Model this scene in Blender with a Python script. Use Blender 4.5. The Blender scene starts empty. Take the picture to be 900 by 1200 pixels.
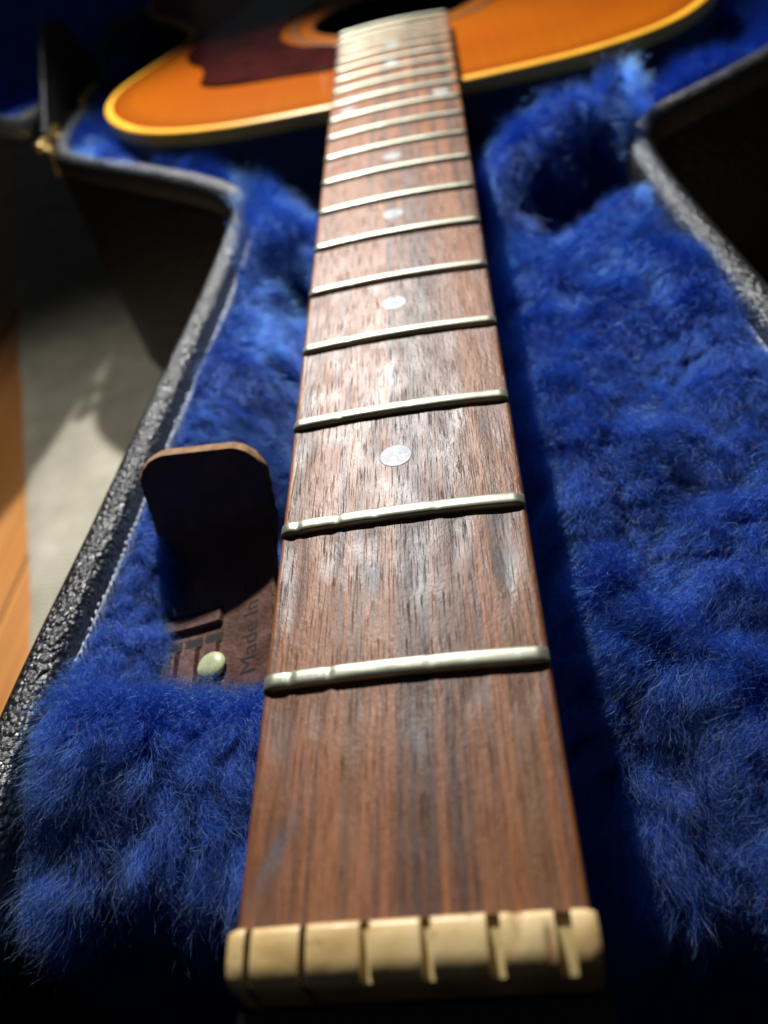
import bpy, bmesh, math, random
import numpy as np
from mathutils import Vector, Matrix
random.seed(7)
RNG = np.random.default_rng(11)
MM = 0.001

# ------------------------------------------------------------------ camera, light, exposure
scene = bpy.context.scene
col = scene.collection
cam_data = bpy.data.cameras.new('camera')
cam = bpy.data.objects.new('camera', cam_data)
col.objects.link(cam)
cam.location = (0.01602, -0.0311, 0.09717)
cam.rotation_euler = (0.794, 0.1894, 0.0038)
cam_data.sensor_fit = 'HORIZONTAL'
cam_data.sensor_width = 36.0
cam_data.lens = 36.04
cam_data.clip_start = 0.005
cam_data.clip_end = 50.0
cam_data.dof.use_dof = True
cam_data.dof.focus_distance = 0.143
cam_data.dof.aperture_fstop = 14.5
scene.camera = cam

world = bpy.data.worlds.new('World')
scene.world = world
world.use_nodes = True
world.node_tree.nodes['Background'].inputs[0].default_value = (0.75, 0.85, 1.0, 1)
world.node_tree.nodes['Background'].inputs[1].default_value = 0.021

def spot(name, loc, target, watts, cone, blend, radius, color):
    l = bpy.data.lights.new(name, 'SPOT')
    l.energy = watts; l.spot_size = math.radians(cone); l.spot_blend = blend
    l.shadow_soft_size = radius; l.color = color
    o = bpy.data.objects.new(name, l); col.objects.link(o)
    o.location = loc
    o.rotation_euler = (Vector(target) - Vector(loc)).to_track_quat('-Z', 'Y').to_euler()
    return o
spot('reading_lamp', (-0.11, 0.60, 0.43), (-0.02, 0.19, -0.02), 35.0, 70, 0.65, 0.012, (1.0, 0.99, 0.97))
spot('rug_fill_spot', (-0.62, 0.10, 0.75), (-0.245, 0.285, -0.168), 17.0, 27, 0.9, 0.05, (1.0, 0.96, 0.88))  # added fill spot, brightens the rug strip that the main lamp leaves dark

scene.view_settings.view_transform = 'Standard'
scene.view_settings.look = 'None'
scene.view_settings.exposure = 0.0
scene.view_settings.gamma = 1.0
scene.view_settings.use_curve_mapping = False
scene.cycles.use_denoising = True
scene.cycles.max_bounces = 6
scene.cycles.transmission_bounces = 4
scene.cycles.diffuse_bounces = 3
scene.cycles.glossy_bounces = 4
scene.cycles.transparent_max_bounces = 8

# ------------------------------------------------------------------ helpers
def link(o, parent=None):
    col.objects.link(o)
    if parent is not None: o.parent = parent
    return o
def empty(name, label, cat, loc=(0, 0, 0), group=None):
    o = bpy.data.objects.new(name, None); o.empty_display_size = 0.01
    link(o); o.location = loc
    o['label'] = label; o['category'] = cat
    if group: o['group'] = group
    return o
def mesh_obj(name, verts, faces, mat, parent=None, smooth=True, scale=MM):
    me = bpy.data.meshes.new(name)
    v = np.asarray(verts, dtype=float) * scale
    me.from_pydata(v.tolist(), [], [list(map(int, f)) for f in faces])
    me.materials.append(mat)
    if smooth: me.polygons.foreach_set('use_smooth', [True] * len(me.polygons))
    me.update()
    return link(bpy.data.objects.new(name, me), parent)
def bm_obj(name, bm, mat, parent=None, smooth=True):
    me = bpy.data.meshes.new(name); bm.to_mesh(me); bm.free()
    me.materials.append(mat)
    if smooth: me.polygons.foreach_set('use_smooth', [True] * len(me.polygons))
    return link(bpy.data.objects.new(name, me), parent)
def grid_faces(nu, nv, close_u=False, close_v=False, off=0):
    f = []
    for i in range(nu if close_u else nu - 1):
        for j in range(nv if close_v else nv - 1):
            a = i * nv + j; b = ((i + 1) % nu) * nv + j
            c = ((i + 1) % nu) * nv + (j + 1) % nv; d = i * nv + (j + 1) % nv
            f.append((off + a, off + b, off + c, off + d))
    return f
def sharp(o, deg=35):
    o.data.set_sharp_from_angle(angle=math.radians(deg))
    return o
def sstep(a, b, x):
    t = np.clip((x - a) / (b - a), 0, 1)
    return t * t * (3 - 2 * t)
class Noise2:
    """smooth value noise, period in mm"""
    def __init__(self, period, seed):
        self.p = period; self.g = np.random.default_rng(seed).uniform(-1, 1, (256, 256))
    def __call__(self, x, y):
        u = np.asarray(x) / self.p + 64.3; v = np.asarray(y) / self.p + 71.7
        i = np.floor(u).astype(int); j = np.floor(v).astype(int)
        fu = u - i; fv = v - j
        fu = fu * fu * (3 - 2 * fu); fv = fv * fv * (3 - 2 * fv)
        g = lambda a, b: self.g[a % 256, b % 256]
        return (g(i, j) * (1 - fu) + g(i + 1, j) * fu) * (1 - fv) + (g(i, j + 1) * (1 - fu) + g(i + 1, j + 1) * fu) * fv
def catmull(P, n=8, closed=True):
    P = np.asarray(P, float); N = len(P); out = []
    rng = range(N) if closed else range(N - 1)
    for i in rng:
        if closed: a, b, c, d = P[(i - 1) % N], P[i], P[(i + 1) % N], P[(i + 2) % N]
        else: a, b, c, d = P[max(i - 1, 0)], P[i], P[i + 1], P[min(i + 2, N - 1)]
        for k in range(n):
            t = k / n
            out.append(0.5 * ((2 * b) + (c - a) * t + (2 * a - 5 * b + 4 * c - d) * t * t + (3 * b - a - 3 * c + d) * t ** 3))
    if not closed: out.append(P[-1])
    return np.array(out)
def resample(P, step, closed=True):
    Q = np.vstack([P, P[:1]]) if closed else P
    s = np.r_[0, np.cumsum(np.linalg.norm(np.diff(Q, axis=0), axis=1))]
    n = max(8, int(s[-1] / step))
    t = np.linspace(0, s[-1], n, endpoint=not closed)
    return np.stack([np.interp(t, s, Q[:, k]) for k in range(Q.shape[1])], 1)
def blur_closed(P, k):
    for _ in range(k): P = 0.25 * np.roll(P, 1, 0) + 0.5 * P + 0.25 * np.roll(P, -1, 0)
    return P
def normals_closed(P):
    t = np.roll(P, -1, 0) - np.roll(P, 1, 0)
    t /= np.linalg.norm(t, axis=1)[:, None]
    n = np.stack([t[:, 1], -t[:, 0]], 1)
    area = 0.5 * np.sum(P[:, 0] * np.roll(P[:, 1], -1) - np.roll(P[:, 0], -1) * P[:, 1])
    return n if area > 0 else -n           # outward

# ------------------------------------------------------------------ materials
class M:
    """tiny node helper"""
    def __init__(self, name):
        self.m = bpy.data.materials.new(name); self.m.use_nodes = True
        self.t = self.m.node_tree; self.b = self.t.nodes['Principled BSDF']
    def n(self, kind, **kw):
        o = self.t.nodes.new(kind)
        for k, v in kw.items():
            if k in o.inputs: self.set(o, k, v)
            else: setattr(o, k, v)
        return o
    def set(self, node, key, v):
        if isinstance(v, bpy.types.NodeSocket): self.t.links.new(v, node.inputs[key])
        else: node.inputs[key].default_value = v
    def p(self, **kw):
        for k, v in kw.items(): self.set(self.b, k.replace('_', ' '), v)
        return self
    def coord(self, scale=(1, 1, 1), rot=(0, 0, 0), src='Object'):
        tc = self.n('ShaderNodeTexCoord'); mp = self.n('ShaderNodeMapping')
        self.t.links.new(tc.outputs[src], mp.inputs[0])
        mp.inputs['Scale'].default_value = scale; mp.inputs['Rotation'].default_value = rot
        return mp.outputs[0]
    def noise(self, vec, scale=1.0, detail=4, rough=0.55, dist=0.0):
        o = self.n('ShaderNodeTexNoise'); self.t.links.new(vec, o.inputs['Vector'])
        o.inputs['Scale'].default_value = scale; o.inputs['Detail'].default_value = detail
        o.inputs['Roughness'].default_value = rough; o.inputs['Distortion'].default_value = dist
        return o.outputs[0]
    def voronoi(self, vec, scale, feature='F1', out='Distance', rnd=1.0):
        o = self.n('ShaderNodeTexVoronoi'); o.feature = feature
        self.t.links.new(vec, o.inputs['Vector']); o.inputs['Scale'].default_value = scale
        o.inputs['Randomness'].default_value = rnd
        return o.outputs[out]
    def ramp(self, fac, stops):
        o = self.n('ShaderNodeValToRGB'); self.t.links.new(fac, o.inputs[0])
        e = o.color_ramp.elements
        while len(e) < len(stops): e.new(0.5)
        for el, (pos, c) in zip(e, stops):
            el.position = pos; el.color = (*c, 1) if len(c) == 3 else c
        return o.outputs[0]
    def mapr(self, v, a, b, c=0.0, d=1.0):
        o = self.n('ShaderNodeMapRange'); self.t.links.new(v, o.inputs[0])
        for i, x in enumerate((a, b, c, d)): o.inputs[i + 1].default_value = x
        return o.outputs[0]
    def math(self, op, a, b=0.0):
        o = self.n('ShaderNodeMath'); o.operation = op
        self.set(o, 0, a); self.set(o, 1, b)
        return o.outputs[0]
    def mix(self, fac, a, b, blend='MIX'):
        o = self.n('ShaderNodeMix'); o.data_type = 'RGBA'; o.blend_type = blend
        for k, v in ((0, fac), (6, a), (7, b)):
            if isinstance(v, bpy.types.NodeSocket): self.t.links.new(v, o.inputs[k])
            else: o.inputs[k].default_value = (*v, 1) if isinstance(v, tuple) and len(v) == 3 else v
        return o.outputs[2]
    def attr(self, name, out='Fac'):
        o = self.n('ShaderNodeAttribute'); o.attribute_name = name
        return o.outputs[out]
    def bump(self, h, strength=0.5, dist=0.0005, normal=None):
        o = self.n('ShaderNodeBump'); self.t.links.new(h, o.inputs['Height'])
        o.inputs['Strength'].default_value = strength; o.inputs['Distance'].default_value = dist
        if normal is not None: self.t.links.new(normal, o.inputs['Normal'])
        return o.outputs[0]

def C4(c): return (*c, 1)

def mat_rosewood():
    m = M('rosewood')
    v = m.coord((330, 4.5, 60)); v2 = m.coord((95, 2.6, 20)); v3 = m.coord((4200, 120, 300)); v4 = m.coord((1500, 700, 300)); v5 = m.coord((70, 38, 20))
    streak = m.noise(v, 1, 7, 0.68, 0.6); broad = m.noise(v2, 1, 3, 0.5, 0.6)
    s = m.math('ADD', m.math('MULTIPLY', streak, 0.72), m.math('MULTIPLY', broad, 0.50))
    s = m.math('SUBTRACT', s, 0.09)
    base = m.ramp(s, [(0.38, (0.042, 0.019, 0.012)), (0.46, (0.105, 0.038, 0.014)), (0.52, (0.185, 0.060, 0.014)), (0.58, (0.30, 0.100, 0.021)), (0.63, (0.17, 0.066, 0.020))])
    pore = m.noise(v3, 1, 3, 0.6); poremask = m.mapr(pore, 0.57, 0.68)
    base = m.mix(m.math('MULTIPLY', poremask, 0.46), base, (0.022, 0.011, 0.008))
    scuff = m.mapr(m.noise(m.coord((1900, 240, 100)), 1, 4, 0.65), 0.55, 0.70)
    base = m.mix(m.math('MULTIPLY', scuff, 0.16), base, (0.32, 0.20, 0.11))
    wear = m.attr('wear'); blot = m.noise(v5, 1, 5, 0.6, 1.0)
    w = m.math('MULTIPLY', wear, m.mapr(blot, 0.30, 0.62, 0.35, 1.0))
    base = m.mix(w, base, (0.105, 0.098, 0.104))
    fine = m.noise(v4, 1, 4, 0.7)
    rough = m.mapr(m.noise(v5, 2.0, 3, 0.6), 0.3, 0.7, 0.38, 0.54)
    h = m.math('SUBTRACT', m.math('MULTIPLY', fine, 0.8), m.math('MULTIPLY', poremask, 0.75))
    h = m.math('ADD', h, m.math('MULTIPLY', streak, 0.6))
    m.p(Base_Color=base, Roughness=rough, Normal=m.bump(h, 0.62, 0.0002))
    m.b.inputs['Specular IOR Level'].default_value = 0.5
    return m.m
def mat_simple(name, c, rough, metal=0.0, spec=0.5, coat=0.0, bump_scale=None, bump=0.3, bdist=0.0003, var=0.0, var_scale=120):
    m = M(name)
    basec = C4(c)
    if var:
        f = m.noise(m.coord((var_scale,) * 3), 1, 5, 0.6)
        basec = m.mix(m.mapr(f, 0.3, 0.7), tuple(x * (1 - var) for x in c), tuple(min(1, x * (1 + var)) for x in c))
    m.p(Base_Color=basec, Roughness=rough, Metallic=metal)
    m.b.inputs['Specular IOR Level'].default_value = spec
    m.b.inputs['Coat Weight'].default_value = coat
    m.b.inputs['Coat Roughness'].default_value = 0.08
    if bump_scale: m.p(Normal=m.bump(m.noise(m.coord((bump_scale,) * 3), 1, 5, 0.6), bump, bdist))
    return m.m
def mat_fret():
    m = M('nickel_silver')
    n = m.noise(m.coord((160, 420, 420)), 1, 5, 0.65)
    tarn = m.mapr(m.noise(m.coord((70, 300, 200)), 1, 4, 0.6), 0.42, 0.68)
    c = m.mix(tarn, (0.41, 0.41, 0.32), (0.25, 0.255, 0.19))
    m.p(Base_Color=c, Metallic=0.72, Roughness=m.mapr(n, 0.3, 0.7, 0.36, 0.54), Normal=m.bump(n, 0.25, 0.0002))
    return m.m
def mat_pearl():
    m = M('pearl')
    cell = m.noise(m.coord((420, 420, 420)), 1, 4, 0.6, 1.5)
    c = m.ramp(cell, [(0.38, (0.16, 0.185, 0.205)), (0.5, (0.27, 0.30, 0.32)), (0.6, (0.40, 0.41, 0.38))])
    m.p(Base_Color=c, Roughness=0.5)
    return m.m
def mat_bone():
    m = M('aged_bone')
    n = m.noise(m.coord((90, 160, 160)), 1, 5, 0.6)
    c = m.ramp(n, [(0.3, (0.54, 0.34, 0.13)), (0.5, (0.76, 0.53, 0.23)), (0.7, (0.84, 0.64, 0.33))])
    sp = m.mapr(m.noise(m.coord((420, 420, 420)), 1, 3, 0.5), 0.66, 0.74)
    c = m.mix(m.math('MULTIPLY', sp, 0.6), c, (0.16, 0.07, 0.02))
    grime_dark = m.attr('grime_dark')
    c = m.mix(grime_dark, c, (0.26, 0.125, 0.045))  # brown tone of the front face, and grime at the bass end
    c = m.mix(m.mapr(grime_dark, 0.96, 1.0), c, (0.05, 0.04, 0.03))  # near-black tone of the two thin slots
    pale = m.attr('pale')
    c = m.mix(pale, c, (0.56, 0.48, 0.22))
    m.p(Base_Color=c, Roughness=m.mapr(n, 0.3, 0.7, 0.3, 0.5), Normal=m.bump(m.noise(m.coord((300, 300, 300)), 1, 4, 0.6), 0.35, 0.0003))
    m.b.inputs['Subsurface Weight'].default_value = 0.06
    m.b.inputs['Subsurface Radius'].default_value = (0.002, 0.0012, 0.0006)
    return m.m
def mat_tolex(name='black_tolex', scale=760):
    m = M(name)
    v = m.coord((1, 1, 1)); warp = m.noise(m.coord((300, 300, 300)), 1, 3, 0.5)
    cells = m.voronoi(v, scale, 'F1'); wr = m.noise(m.coord((260, 420, 260)), 1, 5, 0.65, 0.8)
    h = m.math('ADD', m.math('MULTIPLY', cells, -0.9), m.math('MULTIPLY', wr, 1.3))
    m.p(Base_Color=m.mix(m.mapr(warp, 0.3, 0.7), (0.007, 0.0072, 0.0075), (0.018, 0.019, 0.020)), Roughness=m.mapr(wr, 0.3, 0.7, 0.28, 0.42), Normal=m.bump(h, 0.85, 0.0008))
    m.b.inputs['Specular IOR Level'].default_value = 1.0
    return m.m
def mat_sunburst():
    m = M('sunburst_lacquer')
    burst = m.attr('burst')
    grain = m.noise(m.coord((380, 5, 10)), 1, 4, 0.6)
    base = m.ramp(burst, [(0.0, (0.20, 0.042, 0.001)), (0.10, (0.30, 0.074, 0.001)), (0.3, (0.26, 0.056, 0.001)), (1.0, (0.28, 0.075, 0.002))])
    base = m.mix(m.mapr(grain, 0.3, 0.7, 0.0, 0.45), base, (0.20, 0.042, 0.002))
    m.p(Base_Color=base, Roughness=0.3); m.b.inputs['Specular IOR Level'].default_value = 0.12; m.b.inputs['Coat Weight'].default_value = 0.0
    m.b.inputs['Coat Roughness'].default_value = 0.12
    return m.m
def mat_hair(name, colr, rough=0.42, radial=0.6, rnd=0.25):
    m = bpy.data.materials.new(name); m.use_nodes = True
    t = m.node_tree; t.nodes.remove(t.nodes['Principled BSDF'])
    h = t.nodes.new('ShaderNodeBsdfHairPrincipled')
    h.parametrization = 'COLOR'
    h.inputs['Color'].default_value = C4(colr)
    h.inputs['Roughness'].default_value = rough
    h.inputs['Radial Roughness'].default_value = radial
    if 'Random Roughness' in h.inputs: h.inputs['Random Roughness'].default_value = 0.3
    info = t.nodes.new('ShaderNodeHairInfo')
    mx = t.nodes.new('ShaderNodeMix'); mx.data_type = 'RGBA'
    t.links.new(info.outputs['Random'], mx.inputs[0])
    mx.inputs[6].default_value = C4(tuple(c * (1 - rnd) for c in colr)); mx.inputs[7].default_value = C4(tuple(c * (1 + rnd) for c in colr))
    t.links.new(mx.outputs[2], h.inputs['Color'])
    t.links.new(h.outputs[0], t.nodes['Material Output'].inputs['Surface'])
    return m
def mat_leather():
    m = M('brown_leather')
    n = m.noise(m.coord((160, 160, 160)), 1, 5, 0.6); n2 = m.noise(m.coord((900, 900, 900)), 1, 4, 0.6)
    c = m.ramp(n, [(0.3, (0.060, 0.027, 0.018)), (0.55, (0.115, 0.050, 0.034)), (0.75, (0.20, 0.095, 0.062))])
    m.p(Base_Color=c, Roughness=m.mapr(n, 0.3, 0.7, 0.34, 0.52), Normal=m.bump(m.math('ADD', n2, m.math('MULTIPLY', n, 0.6)), 0.4, 0.0005))
    return m.m
def mat_planks():
    m = M('pine_board')
    oi = m.n('ShaderNodeObjectInfo')
    v = m.coord((45, 2.5, 45)); g = m.noise(v, 1, 5, 0.6, 1.2)
    c = m.ramp(g, [(0.3, (0.26, 0.095, 0.022)), (0.5, (0.42, 0.175, 0.045)), (0.7, (0.52, 0.24, 0.075))])
    knot = m.mapr(m.voronoi(m.coord((14, 5, 10)), 1.0), 0.05, 0.13, 1.0, 0.0)
    c = m.mix(m.math('MULTIPLY', knot, 0.7), c, (0.09, 0.028, 0.008))
    c = m.mix(m.math('MULTIPLY', oi.outputs['Random'], 0.35), c, (0.30, 0.12, 0.03))
    m.p(Base_Color=c, Roughness=0.42, Normal=m.bump(g, 0.2, 0.0005))
    return m.m
def mat_rug():
    m = M('beige_rug')
    n = m.noise(m.coord((30, 30, 30)), 1, 5, 0.6)
    warp = m.n('ShaderNodeTexWave'); m.t.links.new(m.coord((1, 1, 1)), warp.inputs['Vector']); warp.inputs['Scale'].default_value = 95; warp.bands_direction = 'Y'
    weft = m.n('ShaderNodeTexWave'); m.t.links.new(m.coord((1, 1, 1)), weft.inputs['Vector']); weft.inputs['Scale'].default_value = 140
    h = m.math('ADD', warp.outputs['Fac'], m.math('MULTIPLY', weft.outputs['Fac'], 0.6))
    c = m.ramp(n, [(0.3, (0.26, 0.24, 0.18)), (0.55, (0.34, 0.315, 0.245)), (0.75, (0.41, 0.385, 0.31))])
    m.p(Base_Color=c, Roughness=0.9, Normal=m.bump(h, 0.4, 0.0012))
    return m.m

ROSE = mat_rosewood(); FRET = mat_fret(); PEARL = mat_pearl(); BONE = mat_bone(); TOLEX = mat_tolex()
TOLEX_WALL = mat_tolex('black_tolex_wall', 420)
TOLEX_WALL.node_tree.nodes['Principled BSDF'].inputs['Specular IOR Level'].default_value = 0.35
NECKW = mat_simple('dark_mahogany_lacquer', (0.035, 0.012, 0.006), 0.22, coat=0.4, var=0.4, var_scale=60)
SIDES = mat_simple('dark_side_lacquer', (0.010, 0.007, 0.007), 0.45, spec=0.3)
BLACKH = mat_simple('black_headstock_lacquer', (0.006, 0.006, 0.006), 0.3)
BURST = mat_sunburst()
BIND = mat_simple('aged_cream_binding', (0.80, 0.40, 0.03), 0.35, var=0.12, var_scale=80)
GUARD = mat_simple('tortoise_pickguard', (0.026, 0.004, 0.003), 0.14, var=0.6, var_scale=70)
ROSETTE = mat_simple('rosette_ring', (0.16, 0.055, 0.012), 0.35)
DARKIN = mat_simple('dark_inside', (0.006, 0.005, 0.005), 0.8)
LEATHER = mat_leather()
SUEDE = mat_simple('raw_leather_edge', (0.30, 0.17, 0.08), 0.9, bump_scale=900, bump=0.8, var=0.4, var_scale=500)
SLOT = mat_simple('slot_shadow_leather', (0.012, 0.006, 0.005), 0.8)
SNAP = mat_simple('pale_green_enamel', (0.52, 0.55, 0.30), 0.35, var=0.25, var_scale=350, coat=0.3)
BRASS = mat_simple('brass', (0.72, 0.52, 0.20), 0.3, metal=0.9, var=0.2)
LINER = mat_simple('blue_lining_cloth', (0.006, 0.020, 0.13), 0.95)
LINER_LID = mat_simple('blue_lid_plush', (0.02, 0.09, 0.50), 0.95, bump_scale=160, bump=1.0, bdist=0.004, var=0.5, var_scale=60)
EDGECLOTH = mat_simple('pale_backing_cloth', (0.26, 0.30, 0.42), 0.9, bump_scale=900, bump=0.8, var=0.4, var_scale=600)
THREAD = mat_simple('pale_thread', (0.55, 0.58, 0.62), 0.7)
FUR = mat_hair('royal_blue_fur', (0.005, 0.029, 0.265), 0.28, 0.5, 0.6)
LINT = mat_hair('pale_lint', (0.55, 0.55, 0.58), rnd=0.2)
PINE = mat_planks(); RUG = mat_rug()

# ------------------------------------------------------------------ floor and rug
FLOOR_Z = -168.0
def rounded_box(cx, cy, cz, sx, sy, sz, r=0.6, seg=1):
    bm = bmesh.new(); bmesh.ops.create_cube(bm, size=1.0)
    bmesh.ops.scale(bm, vec=(sx * MM, sy * MM, sz * MM), verts=bm.verts)
    bmesh.ops.bevel(bm, geom=bm.edges[:], offset=r * MM, segments=seg, affect='EDGES', profile=0.5)
    bmesh.ops.translate(bm, vec=(cx * MM, cy * MM, cz * MM), verts=bm.verts)
    return bm
floor = mesh_obj('floor', [(-2500, -1500, FLOOR_Z - 14), (2500, -1500, FLOOR_Z - 14), (2500, 3500, FLOOR_Z - 14), (-2500, 3500, FLOOR_Z - 14)], [(0, 1, 2, 3)], DARKIN, None, False)
floor['kind'] = 'structure'
plank_mesh = None
for k in range(22):
    x = -1210 + k * 115.0
    if plank_mesh is None:
        o = bm_obj('plank', rounded_box(0, 0, 0, 113.5, 3000, 11, 1.2), PINE, floor, False); plank_mesh = o.data
    else:
        o = link(bpy.data.objects.new('plank', plank_mesh), floor)
    o.location = (x * MM, 0.9, (FLOOR_Z - 6.5) * MM)
rv, rf = [], []
rx = np.linspace(-209, 270, 70); ry = np.linspace(-600, 1100, 120); nz = Noise2(60, 5)
for x in rx:
    for y in ry:
        e = min(x + 209, 270 - x)
        rv.append((x + 2.0 * nz(y, 3) - 0.39 * (y - 190), y, FLOOR_Z + 3.0 * min(1, e / 4.0) + 0.4 * nz(x, y)))
rug = mesh_obj('rug', rv, grid_faces(len(rx), len(ry)), RUG)
rug['label'] = 'flat woven beige rug on the wooden floor under the black case'; rug['category'] = 'rug'

# ------------------------------------------------------------------ guitar: neck and fretboard
SCALE_L = 628.65
fret_y = lambda n: SCALE_L * (1 - 2 ** (-n / 12))
def hw(y): return 21.5 + (26.8 - 21.5) * np.asarray(y) / fret_y(12)
BOARD_END = 434.0
SLOTS = [(0.060, 0.75), (0.217, 0.85), (0.388, 1.05), (0.553, 1.2), (0.732, 1.55), (0.912, 1.9)]
STRINGS = [(-0.5 + s[0]) * 2 for s in SLOTS]        # -1..1 across the board

guitar = empty('guitar', 'sunburst acoustic guitar without strings lying in the blue fur lined case', 'guitar', (0, 0.3, -0.11))
def G(o):                       # parent to the guitar and keep it in place
    o.parent = guitar; o.matrix_parent_inverse = guitar.matrix_world.inverted() if False else Matrix.Translation((0, -0.3, 0.11))
    return o
nu, nv = 150, 640
us = np.linspace(-1, 1, nu); ys = np.linspace(0.0, BOARD_END, nv)
U, Y = np.meshgrid(us, ys, indexing='ij')
HWg = hw(Y); X = U * HWg
Z = -X * X / 2 / 305.0
wear = np.zeros_like(Z)
na, nb, nc = Noise2(4.5, 1), Noise2(11, 2), Noise2(2.0, 3)
strength = {1: 0.45, 2: 1.0, 3: 0.6, 4: 0.4, 5: 0.3, 6: 0.2, 7: 0.2}
for n in range(1, 13):
    y0, y1 = fret_y(n - 1), fret_y(n)
    t = (Y - y0) / (y1 - y0); inside = ((t > 0) & (t < 1)).astype(float)
    st = strength.get(n, 0.1)
    for si, s in enumerate(STRINGS):
        c = s * 0.97 + 0.03 * nb(Y * 0.4 + 30 * si, n * 17)
        reach = (0.75 if n == 2 else (0.42 if n == 1 else 0.6)) * (0.85 + 0.25 * math.sin(si * 2.3 + n))
        tt = np.clip((1 - t) / reach, 0, 1)                 # 0 at the fret, 1 at the end of the worn flame
        width = 0.115 * (1 - tt) ** 0.6 + 0.012
        k = np.exp(-((U - c) / width) ** 2) * (1 - sstep(0.55, 1.0, tt)) * inside
        Z -= 0.30 * st * k * sstep(0.02, 0.16, 1 - t)
        wear = np.maximum(wear, st * np.clip(k * 1.7, 0, 1) * (0.65 + 0.5 * na(X, Y)))
    wear = np.maximum(wear, inside * st * 0.75 * np.exp(-((1 - t) / 0.045) ** 2) * (0.7 + 0.4 * na(X, Y * 2)))
    wear = np.maximum(wear, inside * st * 0.6 * np.exp(-(t / 0.05) ** 2) * (0.7 + 0.4 * na(X, Y * 2)))
# one grey smudge near the first fret and one at the treble edge near the nut
wear = np.maximum(wear, 0.9 * np.exp(-((U - 0.08 - 0.03 * na(Y, 7)) / 0.05) ** 2) * np.exp(-((Y - 24.5) / 3.6) ** 2))
wear = np.maximum(wear, 0.9 * np.exp(-((U + 0.86 - 0.02 * (Y - 6)) / 0.06) ** 2) * np.exp(-((Y - 9) / 5.0) ** 2))
Z += 0.035 * nc(X, Y * 0.3) * sstep(1.0, 0.9, np.abs(U)) + 0.02 * nb(X, Y)
edge = sstep(0.965, 1.0, np.abs(U)); Z -= 0.55 * edge ** 2
Z[0] -= 0.25; Z[-1] -= 0.25
verts = np.stack([X, Y, Z], 2).reshape(-1, 3)
nt = len(verts)
low = []
for j in range(nv): low.append((-(HWg[0, j] + 0.05), ys[j], -6.2))
for j in range(nv): low.append((HWg[0, j] + 0.05, ys[j], -6.2))
V = np.vstack([verts, low]); F = grid_faces(nu, nv)
for j in range(nv - 1):
    F.append((j, j + 1, nt + j + 1, nt + j))
    a = (nu - 1) * nv + j
    F.append((a + 1, a, nt + nv + j, nt + nv + j + 1))
F.append([i * nv + nv - 1 for i in range(nu)] + [nt + 2 * nv - 1, nt + nv - 1])
F.append([nt, nt + nv] + [i * nv for i in reversed(range(nu))])
board = mesh_obj('fretboard', V, F, ROSE)
at = board.data.attributes.new('wear', 'FLOAT', 'POINT')
wv = np.zeros(len(V)); wv[:nt] = np.clip(wear, 0, 1).reshape(-1); at.data.foreach_set('value', wv)
sharp(board, 50); G(board)
board['label'] = 'worn rosewood fretboard with grey string wear'

def fret_mesh(n):
    y = fret_y(n); h = float(hw(y)); N = 90
    prof = [(-1.50, -0.6), (-1.49, 0.30), (-1.42, 0.72), (-1.22, 0.92), (-0.6, 1.01), (0.2, 1.03), (0.9, 0.97), (1.3, 0.75), (1.47, 0.2), (1.50, -0.6)]
    rr = np.random.default_rng(n)
    notch = {1: [(-0.80, 0.42), (-0.52, 0.45), (0.2, 0.2)], 2: [(-0.86, 0.4), (-0.52, 0.45), (-0.2, 0.3), (0.3, 0.25)], 3: [(-0.55, 0.35), (0.1, 0.15)]}.get(n, [(-0.5, 0.2)] if n < 9 else [])
    v = []
    for i in range(N):
        u = -1 + 2 * i / (N - 1)
        u = math.copysign(1 - (1 - abs(u)) ** 1.3, u)
        x = u * (h - 0.15); zc = -x * x / 2 / 305.0
        e = max(0.0, (abs(x) - (h - 2.0)) / 2.0)            # bevelled ends
        k = 1 - 0.75 * e * e
        for (c, d) in notch: k -= 0.5 * d * math.exp(-((u - c) / 0.03) ** 4)
        k += 0.008 * rr.uniform(-1, 1)
        for (py, pz) in prof:
            zz = pz * 1.0 if pz < 0 else pz * 1.22 * k
            v.append((x, y + py * (1.02 - 0.12 * e), zc + zz))
    f = grid_faces(N, len(prof))
    f.append(list(range(len(prof)))); f.append([(N - 1) * len(prof) + k for k in reversed(range(len(prof)))])
    o = mesh_obj('fret', v, f, FRET); o.parent = board
    return o
def K(o, p):           # child of an object whose parent chain sits at the guitar empty
    o.parent = p; o.matrix_parent_inverse = Matrix.Identity(4)
for n in range(1, 21):
    K(fret_mesh(n), board)
def dot(x, y, r=3.25):
    z = -x * x / 2 / 305.0
    v = [(x, y, z + 0.07)]; N = 36
    for rad, dz in ((r * 0.97, 0.07), (r, 0.03), (r, -0.4)):
        for k in range(N):
            a = 2 * math.pi * k / N; xx = x + rad * math.cos(a)
            v.append((xx, y + rad * math.sin(a), -xx * xx / 2 / 305.0 + dz))
    f = [(0, 1 + k, 1 + (k + 1) % N) for k in range(N)]
    for rr_ in range(2):
        for k in range(N): f.append((1 + rr_ * N + k, 1 + (rr_ + 1) * N + k, 1 + (rr_ + 1) * N + (k + 1) % N, 1 + rr_ * N + (k + 1) % N))
    o = mesh_obj('position_marker', v, f, PEARL, None, False); K(o, board)
mid = lambda n: (fret_y(n) + fret_y(n - 1)) / 2
for n in (3, 5, 7, 9, 15): dot(-0.7, mid(n) + 0.6, 3.2)
dot(-19, mid(12)); dot(19, mid(12)); dot(0, mid(17))

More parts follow.
